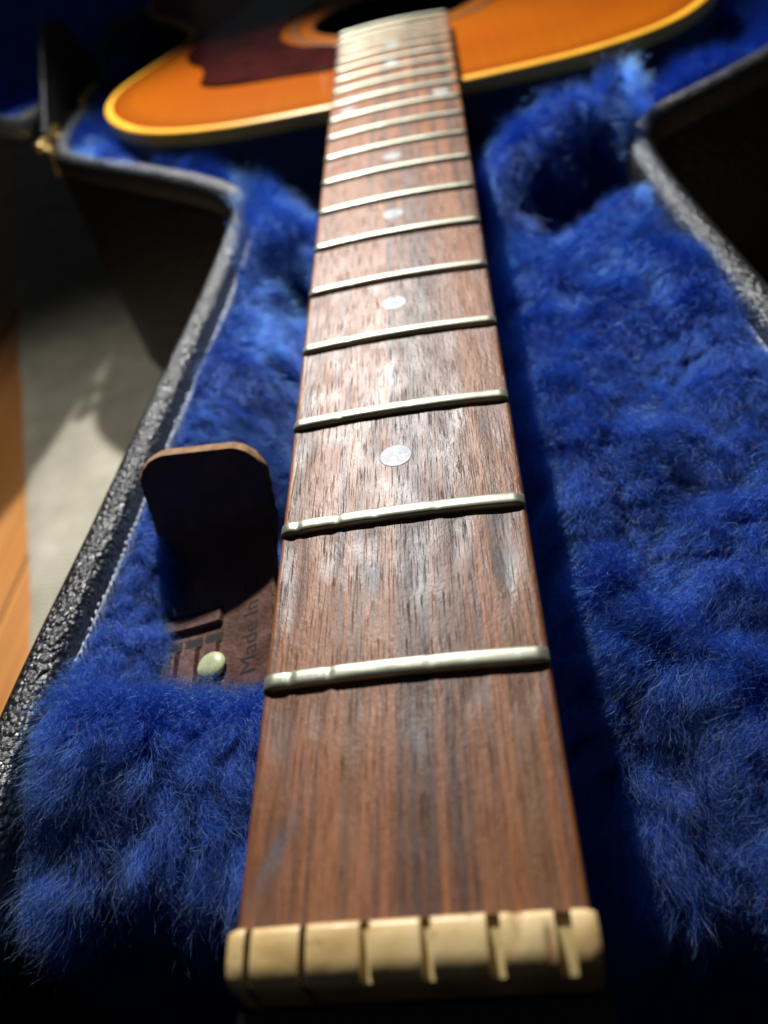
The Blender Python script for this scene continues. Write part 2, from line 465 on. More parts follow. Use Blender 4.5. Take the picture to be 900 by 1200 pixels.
# neck shaft under the board
nv2, v = 60, []
prof_a = np.linspace(math.pi, 2 * math.pi, 18)
yy = np.linspace(-3, 350, nv2)
for y in yy:
    h = float(hw(max(y, 0))) + 0.05; dep = 16.5 + 4 * y / 350 + 60 * max(0, (y - 300) / 50) ** 2
    for a in prof_a: v.append((h * math.copysign(abs(math.cos(a)) ** 0.75, math.cos(a)), y, -6.2 + dep * math.copysign(abs(math.sin(a)) ** 0.9, math.sin(a))))
f = grid_faces(nv2, 18); f.append(list(range(18))); f.append([(nv2 - 1) * 18 + k for k in reversed(range(18))])
G(mesh_obj('neck', v, f, NECKW))

# headstock, tilted back
v = []
outl = [(22.6, -6.9), (26, -20), (33, -38), (35, -60), (34, -120), (37, -170), (30, -186), (0, -180)]
hs = [(x, y) for x, y in outl] + [(-x, y) for x, y in reversed(outl[:-1])]
def hz(y): return -8.2 + math.tan(math.radians(15)) * (y + 6.3)
n_h = len(hs)
v = [(x, y, hz(y)) for x, y in hs] + [(x, y, hz(y) - 15) for x, y in hs]
f = [list(range(n_h))[::-1], list(range(n_h, 2 * n_h))] + [(k, (k + 1) % n_h, n_h + (k + 1) % n_h, n_h + k) for k in range(n_h)]
G(mesh_obj('headstock', v, f, BLACKH, None, False))

# nut
prof = [(0.0, -6.0), (0.0, 0.75), (-0.25, 1.12), (-0.8, 1.3), (-2.2, 1.22), (-3.8, 0.92), (-5.3, 0.40), (-5.85, -0.25), (-6.1, -1.4), (-6.2, -3.6), (-6.3, -6.2), (-6.3, -9.5)]
NW = 22.0
xs = []
for i, (fr_, w) in enumerate(SLOTS):
    c = -NW + 2 * NW * fr_
    xs += [(c - w / 2 - 0.16, -1), (c - w / 2 - 0.03, -1), (c - w / 2, i), (c, i), (c + w / 2, i), (c + w / 2 + 0.03, -1), (c + w / 2 + 0.16, -1)]
cuts = sorted([q[0] for q in xs])
for x in np.linspace(-NW, NW, 120):
    if all(abs(x - c) > 0.12 for c in cuts): 
        inside_slot = any(abs(x - (-NW + 2 * NW * fr_)) < w / 2 + 0.1 for fr_, w in SLOTS)
        if not inside_slot: xs.append((x, -1))
xs.sort(key=lambda q: q[0])
v, gr, pa = [], [], []
nn = Noise2(3.0, 9)
for x, sl in xs:
    endr = max(0, (abs(x) - (NW - 1.2)) / 1.2)
    for k, (py, pz) in enumerate(prof):
        z = pz - x * x / 2 / 320.0
        near = min(abs(x - (-NW + 2 * NW * fr_)) - w / 2 for fr_, w in SLOTS)
        if 1 <= k <= 9: z += 0.05 * float(nn(x, py))
        seg = sum(1 for fr_, w in SLOTS if x > -NW + 2 * NW * fr_)
        if sl < 0 and 1 <= k <= 7: z -= 0.12 * math.exp(-max(near, 0) / 0.10) + (0.0, 0.14, 0.02, 0.2, 0.06, 0.16, 0.0)[seg]
        z -= 0.5 * endr ** 2.2 if 0 < k < 10 else 0
        # chip on the back edge and a dark pit further along
        if 1 <= k <= 4: z -= 0.55 * math.exp(-((x - 12.9) / 0.7) ** 2) * (1.0 if k < 4 else 0.4)
        if k in (4, 5, 6): z -= 0.35 * math.exp(-((x - 16.3) / 0.45) ** 2)
        if sl >= 0 and 1 <= k <= 9:
            floor_z = -0.15 - 0.10 * sl + 0.20 * py * (0.7 + 0.12 * sl) - x * x / 2 / 320.0
            z = min(z, floor_z) if k <= 8 else z
        v.append((x, py - 0.25 * endr * (1 if k < 3 else -1.5), z))
        g = float(sstep(-0.2, -3.4, pz)) if k > 4 else 0.0  # front face turns browner downwards
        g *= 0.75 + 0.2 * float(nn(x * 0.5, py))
        if k >= 5: g = max(g, 0.75 * float(sstep(9, 17, x + 1.5 * nn(x, py))) * float(sstep(4.2, 7, k)))  # grime low on the bass end
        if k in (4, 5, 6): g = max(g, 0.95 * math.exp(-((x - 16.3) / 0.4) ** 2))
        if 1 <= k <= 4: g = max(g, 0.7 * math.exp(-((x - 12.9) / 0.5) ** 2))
        if sl in (0, 1): g = 1.0  # the two thin slots are coloured near black
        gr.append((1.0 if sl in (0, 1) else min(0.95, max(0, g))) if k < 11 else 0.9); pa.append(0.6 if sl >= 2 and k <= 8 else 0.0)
f = grid_faces(len(xs), len(prof))
f = [tuple(reversed(q)) for q in f]
f.append(list(range(len(prof)))); f.append([(len(xs) - 1) * len(prof) + k for k in reversed(range(len(prof)))])
nut = mesh_obj('nut', v, f, BONE)
a = nut.data.attributes.new('grime_dark', 'FLOAT', 'POINT'); a.data.foreach_set('value', gr)
a = nut.data.attributes.new('pale', 'FLOAT', 'POINT'); a.data.foreach_set('value', pa)
sharp(nut, 40); G(nut)
nut['label'] = 'yellowed bone nut with six empty string slots'

# ------------------------------------------------------------------ guitar: body
TOP_Z = -9.0
half = [(0, 343), (30, 343.5), (84, 347.5), (124, 364), (150, 394), (163, 428), (163, 462), (151, 500), (140, 535), (142, 572), (162, 614), (192, 664), (206, 714), (204, 764), (178, 814), (110, 849), (0, 858)]
outline = np.array(half[:-1] + [half[-1]] + [(-x, y) for x, y in reversed(half[1:-1])])
body_o = resample(catmull(outline, 10), 5.0)
body_o = blur_closed(body_o, 3)
bn = normals_closed(body_o)
NB = len(body_o)
def ring(off, z): return [(p[0] + n[0] * off, p[1] + n[1] * off, z) for p, n in zip(body_o, bn)]
# sound board: rings shrinking inward, hole cut at the sound hole
HOLE = (0.0, 506.0, 50.0)
bm = bmesh.new(); res = 6.0
gx = np.arange(-216, 217, res); gy = np.arange(330, 866, res)
from mathutils.geometry import delaunay_2d_cdt
inner = [(p[0] - n[0] * 2.6, p[1] - n[1] * 2.6) for p, n in zip(body_o, bn)]
holep = [(HOLE[0] + HOLE[2] * math.cos(2 * math.pi * k / 72), HOLE[1] + HOLE[2] * math.sin(2 * math.pi * k / 72)) for k in range(72)]
def poly_dist(P, poly):
    P = np.asarray(P, float); A = np.asarray(poly, float); B = np.roll(A, -1, 0)
    best = np.full(len(P), 1e9); ins = np.zeros(len(P), bool)
    for a_, b_ in zip(A, B):
        ab = b_ - a_; t = np.clip(((P - a_) @ ab) / (ab @ ab + 1e-12), 0, 1)
        best = np.minimum(best, np.linalg.norm(P - a_ - t[:, None] * ab, axis=1))
        cross = ((a_[1] > P[:, 1]) != (b_[1] > P[:, 1]))
        with np.errstate(divide='ignore', invalid='ignore'):
            xi = (b_[0] - a_[0]) * (P[:, 1] - a_[1]) / (b_[1] - a_[1]) + a_[0]
        ins ^= cross & (P[:, 0] < xi)
    return np.where(ins, best, -best)          # positive inside
gp = np.array([(x, y) for x in gx for y in gy])
dd = poly_dist(gp, inner); dh = np.hypot(gp[:, 0] - HOLE[0], gp[:, 1] - HOLE[1])
gp = gp[(dd > 3) & (dh > HOLE[2] + 3)]
pts2 = [Vector(q) for q in inner] + [Vector(q) for q in holep] + [Vector(q) for q in gp]
ed = [(k, (k + 1) % NB) for k in range(NB)] + [(NB + k, NB + (k + 1) % 72) for k in range(72)]
ov, oe, of, *_ = delaunay_2d_cdt(pts2, ed, [], 0, 1e-4)
ov = np.array([(q[0], q[1]) for q in ov])
cen = np.array([ov[list(t)].mean(0) for t in of])
keep = (poly_dist(cen, inner) > 0) & (np.hypot(cen[:, 0] - HOLE[0], cen[:, 1] - HOLE[1]) > HOLE[2] * 0.995)
dtop = poly_dist(ov, inner)
tv = np.c_[ov, TOP_Z + 0.0 * dtop]
top = mesh_obj('soundboard', tv, [t for t, k in zip(of, keep) if k], BURST)
if top.data.polygons[0].normal.z < 0: top.data.flip_normals()
a = top.data.attributes.new('burst', 'FLOAT', 'POINT'); a.data.foreach_set('value', np.clip(dtop / 150.0, 0, 1))
G(top)
rings = [ring(-4.2, TOP_Z + 0.02), ring(-3.9, TOP_Z + 0.12), ring(-1.0, TOP_Z + 0.10), ring(-0.2, TOP_Z - 0.5), ring(0.12, TOP_Z - 1.4), ring(0.12, TOP_Z - 6.3), ring(-0.6, TOP_Z - 6.4)]
v = [q for r in rings for q in r]
f = [tuple(reversed(q)) for q in grid_faces(len(rings), NB, False, True)]
G(mesh_obj('binding', v, f, BIND))
rings = [ring(0, TOP_Z - 6.2), ring(0, TOP_Z - 60), ring(0, TOP_Z - 104)]
v = [q for r in rings for q in r]; f = [tuple(reversed(q)) for q in grid_faces(3, NB, False, True)]
f.append([2 * NB + k for k in range(NB)])
G(mesh_obj('sides_and_back', v, f, SIDES))
# sound hole rosette
def annulus(r0, r1, z, N=72):
    v = []
    for k in range(N):
        a = 2 * math.pi * k / N
        for r, zz in ((r0, z - 2.5), (r0, z), (r1, z), (r1, z - 0.4)): v.append((HOLE[0] + r * math.cos(a), HOLE[1] + r * math.sin(a), zz))
    return v, grid_faces(N, 4, True, False)
v, f = annulus(49.6, 52, TOP_Z + 0.10); K(mesh_obj('soundhole_edge', v, f, ROSETTE), top)
v, f = annulus(58, 66, TOP_Z + 0.12); K(mesh_obj('rosette', v, f, ROSETTE), top)
# pickguard on the treble side
pg = [(-30, 404), (-60, 407), (-90, 413), (-106, 424), (-108, 440), (-112, 460), (-124, 480), (-128, 505), (-120, 540), (-112, 575), (-104, 610), (-80, 630), (-52, 612), (-50, 580), (-54, 552), (-66, 528), (-69, 506), (-66, 482), (-52, 458), (-32, 442)]
pgo = resample(catmull(pg, 8), 4.0); pgn = normals_closed(pgo); npg = len(pgo)
v = [(p[0], p[1], TOP_Z + 0.05) for p in pgo] + [(p[0], p[1], TOP_Z + 1.1) for p in pgo] + [(p[0] - n[0] * 0.6, p[1] - n[1] * 0.6, TOP_Z + 1.5) for p, n in zip(pgo, pgn)]
f = grid_faces(3, npg, False, True); f.append([2 * npg + k for k in range(npg)])
guard = mesh_obj('pickguard', v, f, GUARD); guard.data.flip_normals() if guard.data.polygons[-1].normal.z < 0 else None
sharp(guard, 30); K(guard, top)
# bridge with saddle, out of the frame
br = bm_obj('bridge', rounded_box(0, 655, TOP_Z + 4.5, 160, 32, 8.9, 2.5, 2), ROSE, None); K(br, top)
sd = bm_obj('saddle', rounded_box(0, 650, TOP_Z + 10.5, 76, 3, 4, 0.6), BONE, None); K(sd, top)

# ------------------------------------------------------------------ case: outline and fur height
RIM_Z = -20.0
co = [(-80, -150), (-78, -60), (-76, 0), (-76, 50), (-72, 100), (-69, 145), (-64.5, 205), (-62.5, 255), (-63, 286), (-74, 309), (-104, 339), (-146, 374), (-184, 409), (-193, 450), (-196, 500), (-200, 550), (-224, 620), (-240, 710), (-226, 810), (-150, 885),
      (0, 902), (150, 885), (226, 810), (240, 710), (224, 620), (200, 540), (203, 470), (200, 420), (188, 379), (160, 348), (124, 320), (98, 302), (87, 284), (84, 255), (86, 205), (90, 145), (92, 100), (93, 50), (94, 0), (95, -60), (96, -150), (88, -195), (0, -205), (-72, -195)]
case_o = blur_closed(resample(catmull(co, 10), 3.0), 14)
case_n = normals_closed(case_o); NC = len(case_o)
GX = np.arange(-262, 263, 3.0); GY = np.arange(-214, 914, 3.0)
gpts = np.array([(x, y) for x in GX for y in GY])
SDF = poly_dist(gpts, case_o).reshape(len(GX), len(GY))
BSD = poly_dist(gpts, body_o).reshape(len(GX), len(GY))
def bil(A, x, y):
    u = np.clip((np.asarray(x) - GX[0]) / 3.0, 0, len(GX) - 1.001); w = np.clip((np.asarray(y) - GY[0]) / 3.0, 0, len(GY) - 1.001)
    i = u.astype(int); j = w.astype(int); fu = u - i; fv = w - j
    return (A[i, j] * (1 - fu) + A[i + 1, j] * fu) * (1 - fv) + (A[i, j + 1] * (1 - fu) + A[i + 1, j + 1] * fu) * fv
hn1, hn2 = Noise2(34, 21), Noise2(13, 22)
def H(x, y):
    x = np.asarray(x, float); y = np.asarray(y, float)
    d = np.clip(bil(SDF, x, y), -6, 300)
    h = hw(np.clip(y, 0, 430))
    ax = np.abs(x)
    # left channel: wall falling from the rim to a low floor beside the neck
    zl = -28 - 30 * sstep(0, 34, d)
    m = sstep(10, 22, y + 0.12 * (x + 55)) * (1 - sstep(46, 60, y))
    zl = zl * (1 - m) + (-27.0 - 0.42 * np.clip(46 - y, -10, 60)) * m
    pad = sstep(238, 268, y)
    zl = zl * (1 - pad) + (-30 - 8 * sstep(4, 30, d)) * pad
    zl -= 26 * np.exp(-((x + 44) / 8.0) ** 2 - ((y - 232) / 9.0) ** 2)
    # right plateau
    zr = -33 + 5 * sstep(34, 4, d) - 20 * sstep(13, 0, ax - h) - 0.02 * (120 - y) - 0.3 * np.clip(52 - y, 0, 60)
    roll = sstep(105, 125, y) * (1 - sstep(178, 196, y))
    zr += 5.0 * roll * np.exp(-((d - 9) / 6.0) ** 2) - 3 * roll * sstep(4, 0, d)
    c = y - 0.72 * (x - 42)                      # the hump runs slantwise
    zr += 19 * np.exp(-((c - 268) / 15.0) ** 2) * sstep(1, 20, ax - h) * sstep(98, 84, x) - 46 * np.exp(-((c - 234) / 13.0) ** 2 - ((x - 67) / 19.0) ** 2)
    w = sstep(-14, 14, x)
    z = zl * (1 - w) + zr * w
    # around the guitar body
    far = sstep(296, 326, y - 0.5 * np.clip(ax - 46, 0, 60))
    zb = -25 - 16 * sstep(6, 34, d) - 62 * np.where(x > 0, sstep(125, 72, ax), sstep(92, 50, ax))
    z = z * (1 - far) + zb * far
    # under the neck
    z = np.where(ax < h + 6, np.minimum(z, -30 - 10 * sstep(6, 0, ax - h)), z)
    # the headstock well
    z = z - 95 * sstep(19, 0, y + 0.12 * (np.minimum(x, 0) + 40) + 4 * hn2(x, y))
    # tufts that spill over the rim at the two inner corners
    ov_ = np.where(x < 0, sstep(228, 248, y) * (1 - sstep(292, 306, y)), sstep(246, 262, y) * (1 - sstep(298, 312, y)))
    z = z + 13.0 * ov_ * sstep(12, 2, d)
    return z + 4.2 * hn1(x, y) + 3.6 * hn2(x, y)

case = empty('guitar_case', 'open black textured guitar case lined with long royal blue fur', 'guitar case', (0, 0.3, FLOOR_Z * MM + 0.004))
CI = Matrix.Translation((0, -0.3, -(FLOOR_Z * MM + 0.004)))
def P(o): o.parent = case; o.matrix_parent_inverse = CI; return o

def sweep(name, prof, mat, o=None, jit=0.0):
    v = []
    for i, (p, n) in enumerate(zip(case_o, case_n)):
        for (a_, z) in prof: v.append((p[0] + n[0] * a_, p[1] + n[1] * a_, z))
    f = grid_faces(NC, len(prof), True, False)
    return P(mesh_obj(name, v, f, mat))
# rounded padded rim, then the outer wall to the floor
rim_prof = [(0.0, -46), (0.0, -27), (0.2, -24), (0.8, -21.9), (1.9, -20.6), (3.6, -20.0), (5.6, -20.0), (7.3, -20.6), (8.7, -21.9), (9.5, -23.8), (9.8, -26), (9.8, -31), (9.2, -32)]
sweep('rim', rim_prof, TOLEX)
sweep('outer_wall', [(9.3, -31), (10.2, -33), (10.2, FLOOR_Z + 14), (8, FLOOR_Z + 7), (3, FLOOR_Z + 4)], TOLEX_WALL)
bot = [(p[0] + n[0] * 3, p[1] + n[1] * 3, FLOOR_Z + 4) for p, n in zip(case_o, case_n)]
P(mesh_obj('case_base', bot, [list(range(NC))], TOLEX, None, False))
# cloth under the fur
step = 4.0
cx = np.arange(-256, 257, step); cy = np.arange(-208, 910, step)
CXg, CYg = np.meshgrid(cx, cy, indexing='ij')
sdv = bil(SDF, CXg, CYg); Hz = H(CXg, CYg)
Hz = np.where(sdv < 4.5, np.minimum(Hz, -27.0), Hz)
ids = -np.ones(sdv.shape, int); ok = sdv > -5.5
ids[ok] = np.arange(ok.sum())
v = np.stack([CXg[ok], CYg[ok], Hz[ok]], 1)
f = []
for i in range(len(cx) - 1):
    for j in range(len(cy) - 1):
        q = (ids[i, j], ids[i + 1, j], ids[i + 1, j + 1], ids[i, j + 1])
        if min(q) >= 0: f.append(q)
P(mesh_obj('lining', v, f, LINER))

# pale cut edge of the lining cloth with its stitches
def edge_strip(sel, zc, nm):
    v = []; idx = np.where(sel)[0]
    st = np.where(np.diff(idx) > 1)[0]
    if len(st): idx = np.roll(idx, -(st[0] + 1))
    wv_ = Noise2(7, 31)
    for k in idx:
        p, n = case_o[k], case_n[k]
        wob = 0.6 * float(wv_(p[1], 3 + nm))
        for (a_, z) in ((-0.1, zc - 3), (-0.1, zc), (-0.5 + wob * .2, zc + 0.5 + wob), (-1.0 + wob * .2, zc + 0.2 + wob), (-1.3, zc - 3)):
            v.append((p[0] + n[0] * a_, p[1] + n[1] * a_, z))
    P(mesh_obj('cloth_edge', v, grid_faces(len(idx), 5), EDGECLOTH))
    return idx
left_sel = (case_o[:, 0] < 0) & (case_o[:, 1] > 48) & (case_o[:, 1] < 275)
right_sel = (case_o[:, 0] > 0) & (case_o[:, 1] > 30) & (case_o[:, 1] < 205)
li = edge_strip(left_sel, -26.0, 0); ri = edge_strip(right_sel, -26.0, 5)
sv, sf = [], []
rs = np.random.default_rng(4)
for idx in (li, ri):
    path = resample(case_o[idx], 2.1, False); nrm = np.gradient(path, axis=0); nrm /= np.linalg.norm(nrm, axis=1)[:, None]
    for p, t in zip(path, nrm):
        inn = np.array([-t[1], t[0]]); 
        if bil(SDF, p[0] + inn[0] * 4, p[1] + inn[1] * 4) < 0: inn = -inn
        b = len(sv); L_ = rs.uniform(0.5, 0.95); c = p + inn * rs.uniform(0.5, 1.1); zc = -25.1 + rs.uniform(-0.3, 0.5)
        tw = rs.uniform(-0.7, 0.7); tt = t * math.cos(tw) + inn * math.sin(tw); ii = np.array([-tt[1], tt[0]])
        for (s, w, q) in ((-L_, 0, 0), (0, 0.3, 0.1), (0, 0, 0.4), (0, -0.3, 0.1), (L_, 0, 0)):
            pp = c + tt * s + ii * w; sv.append((pp[0], pp[1], zc + q))
        sf += [(b, b + 1, b + 2), (b, b + 2, b + 3), (b + 4, b + 2, b + 1), (b + 4, b + 3, b + 2)]
sti = P(mesh_obj('stitching', sv, sf, THREAD)); sti['kind'] = 'stuff'

# ------------------------------------------------------------------ leather strap
strap = empty('leather_strap', 'dark brown leather strap end with pale snap standing up from the blue fur', 'strap', (-0.048, 0.065, -0.045))
SI = Matrix.Translation((0.048, -0.065, 0.045))
def S(o): o.parent = strap; o.matrix_parent_inverse = SI; return o
# spine: centre line (x, y, z) and cross direction
spine = catmull([(-45.0, 40, -38), (-46.2, 60, -36), (-47.5, 78, -35), (-48.8, 92, -33.5), (-48.9, 100, -28.5), (-48.9, 104.5, -20), (-48.3, 107.5, -7.2)], 10, False)
spine = resample(spine, 0.8, False); NS = len(spine)
tang = np.gradient(spine, axis=0); tang /= np.linalg.norm(tang, axis=1)[:, None]
cross0 = np.array([1.0, 0.06, 0.19])
cr = cross0 - (tang @ cross0)[:, None] * tang; cr /= np.linalg.norm(cr, axis=1)[:, None]
snorm = np.cross(cr, tang)        # points up / towards the viewer side
if snorm[0][2] < 0: snorm = -snorm
SLEN = 0.8 * (NS - 1)
def sp_at(s, u, h=0.0):
    k = np.clip(s / 0.8, 0, NS - 1.001); i = int(k); fk = k - i
    c = spine[i] * (1 - fk) + spine[i + 1] * fk; x_ = cr[i] * (1 - fk) + cr[i + 1] * fk; n_ = snorm[i] * (1 - fk) + snorm[i + 1] * fk
    return c + x_ * u + n_ * (h + 0.006 * u * u)
WST = 15.0; TH = 3.1
def half_w(s):
    r = 7.5; e = SLEN - s
    return WST - (r - math.sqrt(max(0, r * r - max(0, r - e) ** 2)) if e < r else 0)
svals = list(np.arange(0, SLEN - 8.7, 1.2)) + list(SLEN - 8 + 8 * np.sin(np.linspace(0, math.pi / 2, 14)))
v, nU = [], 17
for s in svals:
    w = half_w(s)
    for k in range(nU): v.append(sp_at(s, -w + 2 * w * k / (nU - 1), TH))
nf = len(v)
f = [tuple(reversed(q)) for q in grid_faces(len(svals), nU)]
face_o = S(mesh_obj('leather_face', v, f, LEATHER))
for poly in face_o.data.polygons[:1]:
    if poly.normal.dot(Vector(snorm[0])) < 0: face_o.data.flip_normals()
# rough cut edge and back
ringp = [(s, -half_w(s)) for s in svals] + [(s, half_w(s)) for s in reversed(svals)]
v, f = [], []
rs = np.random.default_rng(8)
for (s, u) in ringp:
    for (du, hh) in ((0.0, TH), (0.35, TH * 0.75), (0.4, TH * 0.35), (0.0, 0.0)):
        j = rs.uniform(-0.28, 0.28)
        v.append(sp_at(s, u + math.copysign(du, u) + j, hh))
f = grid_faces(len(ringp), 4, True, False)
S(mesh_obj('cut_edge', v, f, SUEDE))
v = []
for s in svals:
    w = half_w(s)
    for k in range(5): v.append(sp_at(s, -w + 2 * w * k / 4, 0.0))
S(mesh_obj('suede_back', v, grid_faces(len(svals), 5), SUEDE))
# loose fibres along the raw edge
def strap_box(name, s0, s1, u0, u1, h0, h1, mat, r=0.35):
    v = []; ns, nu_ = 7, 5
    for k, hh in ((0, h0), (1, h1)):
        ins = 0 if k == 0 else r
        for i in range(ns):
            for j in range(nu_): v.append(sp_at(s0 + ins + (s1 - s0 - 2 * ins) * i / (ns - 1), u0 + ins + (u1 - u0 - 2 * ins) * j / (nu_ - 1), hh))
    T = ns * nu_; f = grid_faces(ns, nu_, off=T)
    per = [i * nu_ for i in range(ns)] + [(ns - 1) * nu_ + j for j in range(1, nu_)] + [i * nu_ + nu_ - 1 for i in reversed(range(ns - 1))] + [j for j in reversed(range(1, nu_ - 1))]
    for a_, b_ in zip(per, per[1:] + per[:1]): f.append((a_, b_, T + b_, T + a_))
    o = S(mesh_obj(name, v, f, mat)); bm = bmesh.new(); bm.from_mesh(o.data); bmesh.ops.recalc_face_normals(bm, faces=bm.faces); bm.to_mesh(o.data); bm.free()
    sharp(o, 50); return o
for u0 in (-11.5, -6.6, -1.6):
    strap_box('raised_band', 4, 28.5, u0, u0 + 3.4, TH - 0.3, TH + 1.3, LEATHER)
    strap_box('slot', 28.7, 31.2, u0 - 0.4, u0 + 3.8, TH - 0.5, TH + 0.2, SLOT, 0.1)
strap_box('cross_band', 33.5, 37.0, -12.5, 2.2, TH - 0.3, TH + 1.3, LEATHER)
strap_box('cross_groove', 37.3, 38.7, -12.5, 2.2, TH - 0.5, TH + 0.06, SLOT, 0.1)
# pale snap head
snap_c = Vector(sp_at(22.5, 0.6, TH + 0.9)); sn = Vector(snorm[28])
bm = bmesh.new(); bmesh.ops.create_uvsphere(bm, u_segments=28, v_segments=14, radius=3.4 * MM)
for vv in bm.verts:
    vv.co.z = vv.co.z * 0.42 if vv.co.z > 0 else vv.co.z * 0.15
bmesh.ops.transform(bm, matrix=Matrix.Translation(snap_c * MM) @ sn.to_track_quat('Z', 'Y').to_matrix().to_4x4(), verts=bm.verts)
S(bm_obj('snap', bm, SNAP))
# stamped writing that climbs along the right edge
fc = bpy.data.curves.new('stamped_text', 'FONT'); fc.body = 'Made In C'; fc.size = 6.0; fc.extrude = 0.0
fo = bpy.data.objects.new('stamped_text', fc); col.objects.link(fo)
dg = bpy.context.evaluated_depsgraph_get(); tm = bpy.data.meshes.new_from_object(fo.evaluated_get(dg))
bpy.data.objects.remove(fo); bpy.data.curves.remove(fc)
bm = bmesh.new(); bm.from_mesh(tm); bmesh.ops.triangulate(bm, faces=bm.faces)
for _ in range(1): bmesh.ops.subdivide_edges(bm, edges=[e for e in bm.edges if e.calc_length() > 1.0], cuts=1)
for vv in bm.verts:
    q = sp_at(18.5 + vv.co.x * 0.95, 11.2 - vv.co.y * 0.95, TH + 0.05); vv.co = Vector(q) * MM
S(bm_obj('stamped_writing', bm, SLOT, None, False))
bpy.data.meshes.remove(tm)

# ------------------------------------------------------------------ fur
def grad_H(x, y, e=1.5):
    return (H(x + e, y) - H(x - e, y)) / (2 * e), (H(x, y + e) - H(x, y - e)) / (2 * e)
flow1, flow2 = Noise2(26, 41), Noise2(9, 42); len_n = Noise2(18, 43); clump_n = Noise2(14, 44)
def comb(x, y):
    """direction the pile lies in, in plan"""
    a_left = -0.9 + 0 * x            # down the wall and towards the viewer
    ang = np.where(x < 0, math.radians(-50), math.radians(-128))
    mound = (x < 0) & (y < 66)
    ang = np.where(mound, math.radians(-85), ang)
    ang = np.where(y > 260, math.radians(-95), ang)
    sd = bil(SDF, x, y)
    spill = (sd < 9) & (y > 232) & (y < 306) & (np.abs(x) < 110)
    ang = np.where(spill, np.where(x < 0, math.radians(190), math.radians(-25)), ang)
    return ang + 0.8 * flow1(x, y) + 0.5 * flow2(x, y)
def sample_roots(n, x0, x1, y0, y1):
    out = []
    tot = 0
    while tot < n:
        x = RNG.uniform(x0, x1, n); y = RNG.uniform(y0, y1, n)
        sd = bil(SDF, x, y); bs = bil(BSD, x, y); h = hw(np.clip(y, 0, 430))
        gx_, gy_ = grad_H(x, y)
        w = np.sqrt(1 + gx_ ** 2 + gy_ ** 2)
        k = (sd > 0.9) & (bs < -2.5) & ~((np.abs(x) < h - 1.5) & (y > -6) & (y < 345)) & (RNG.uniform(0, 3.2, n) < w)
        # nothing grows through the strap
        k &= ~((y > 54) & (y < 108) & (x > -61) & (x < -33))
        out.append(np.stack([x[k], y[k]], 1)); tot += k.sum()
    return np.vstack(out)[:n]
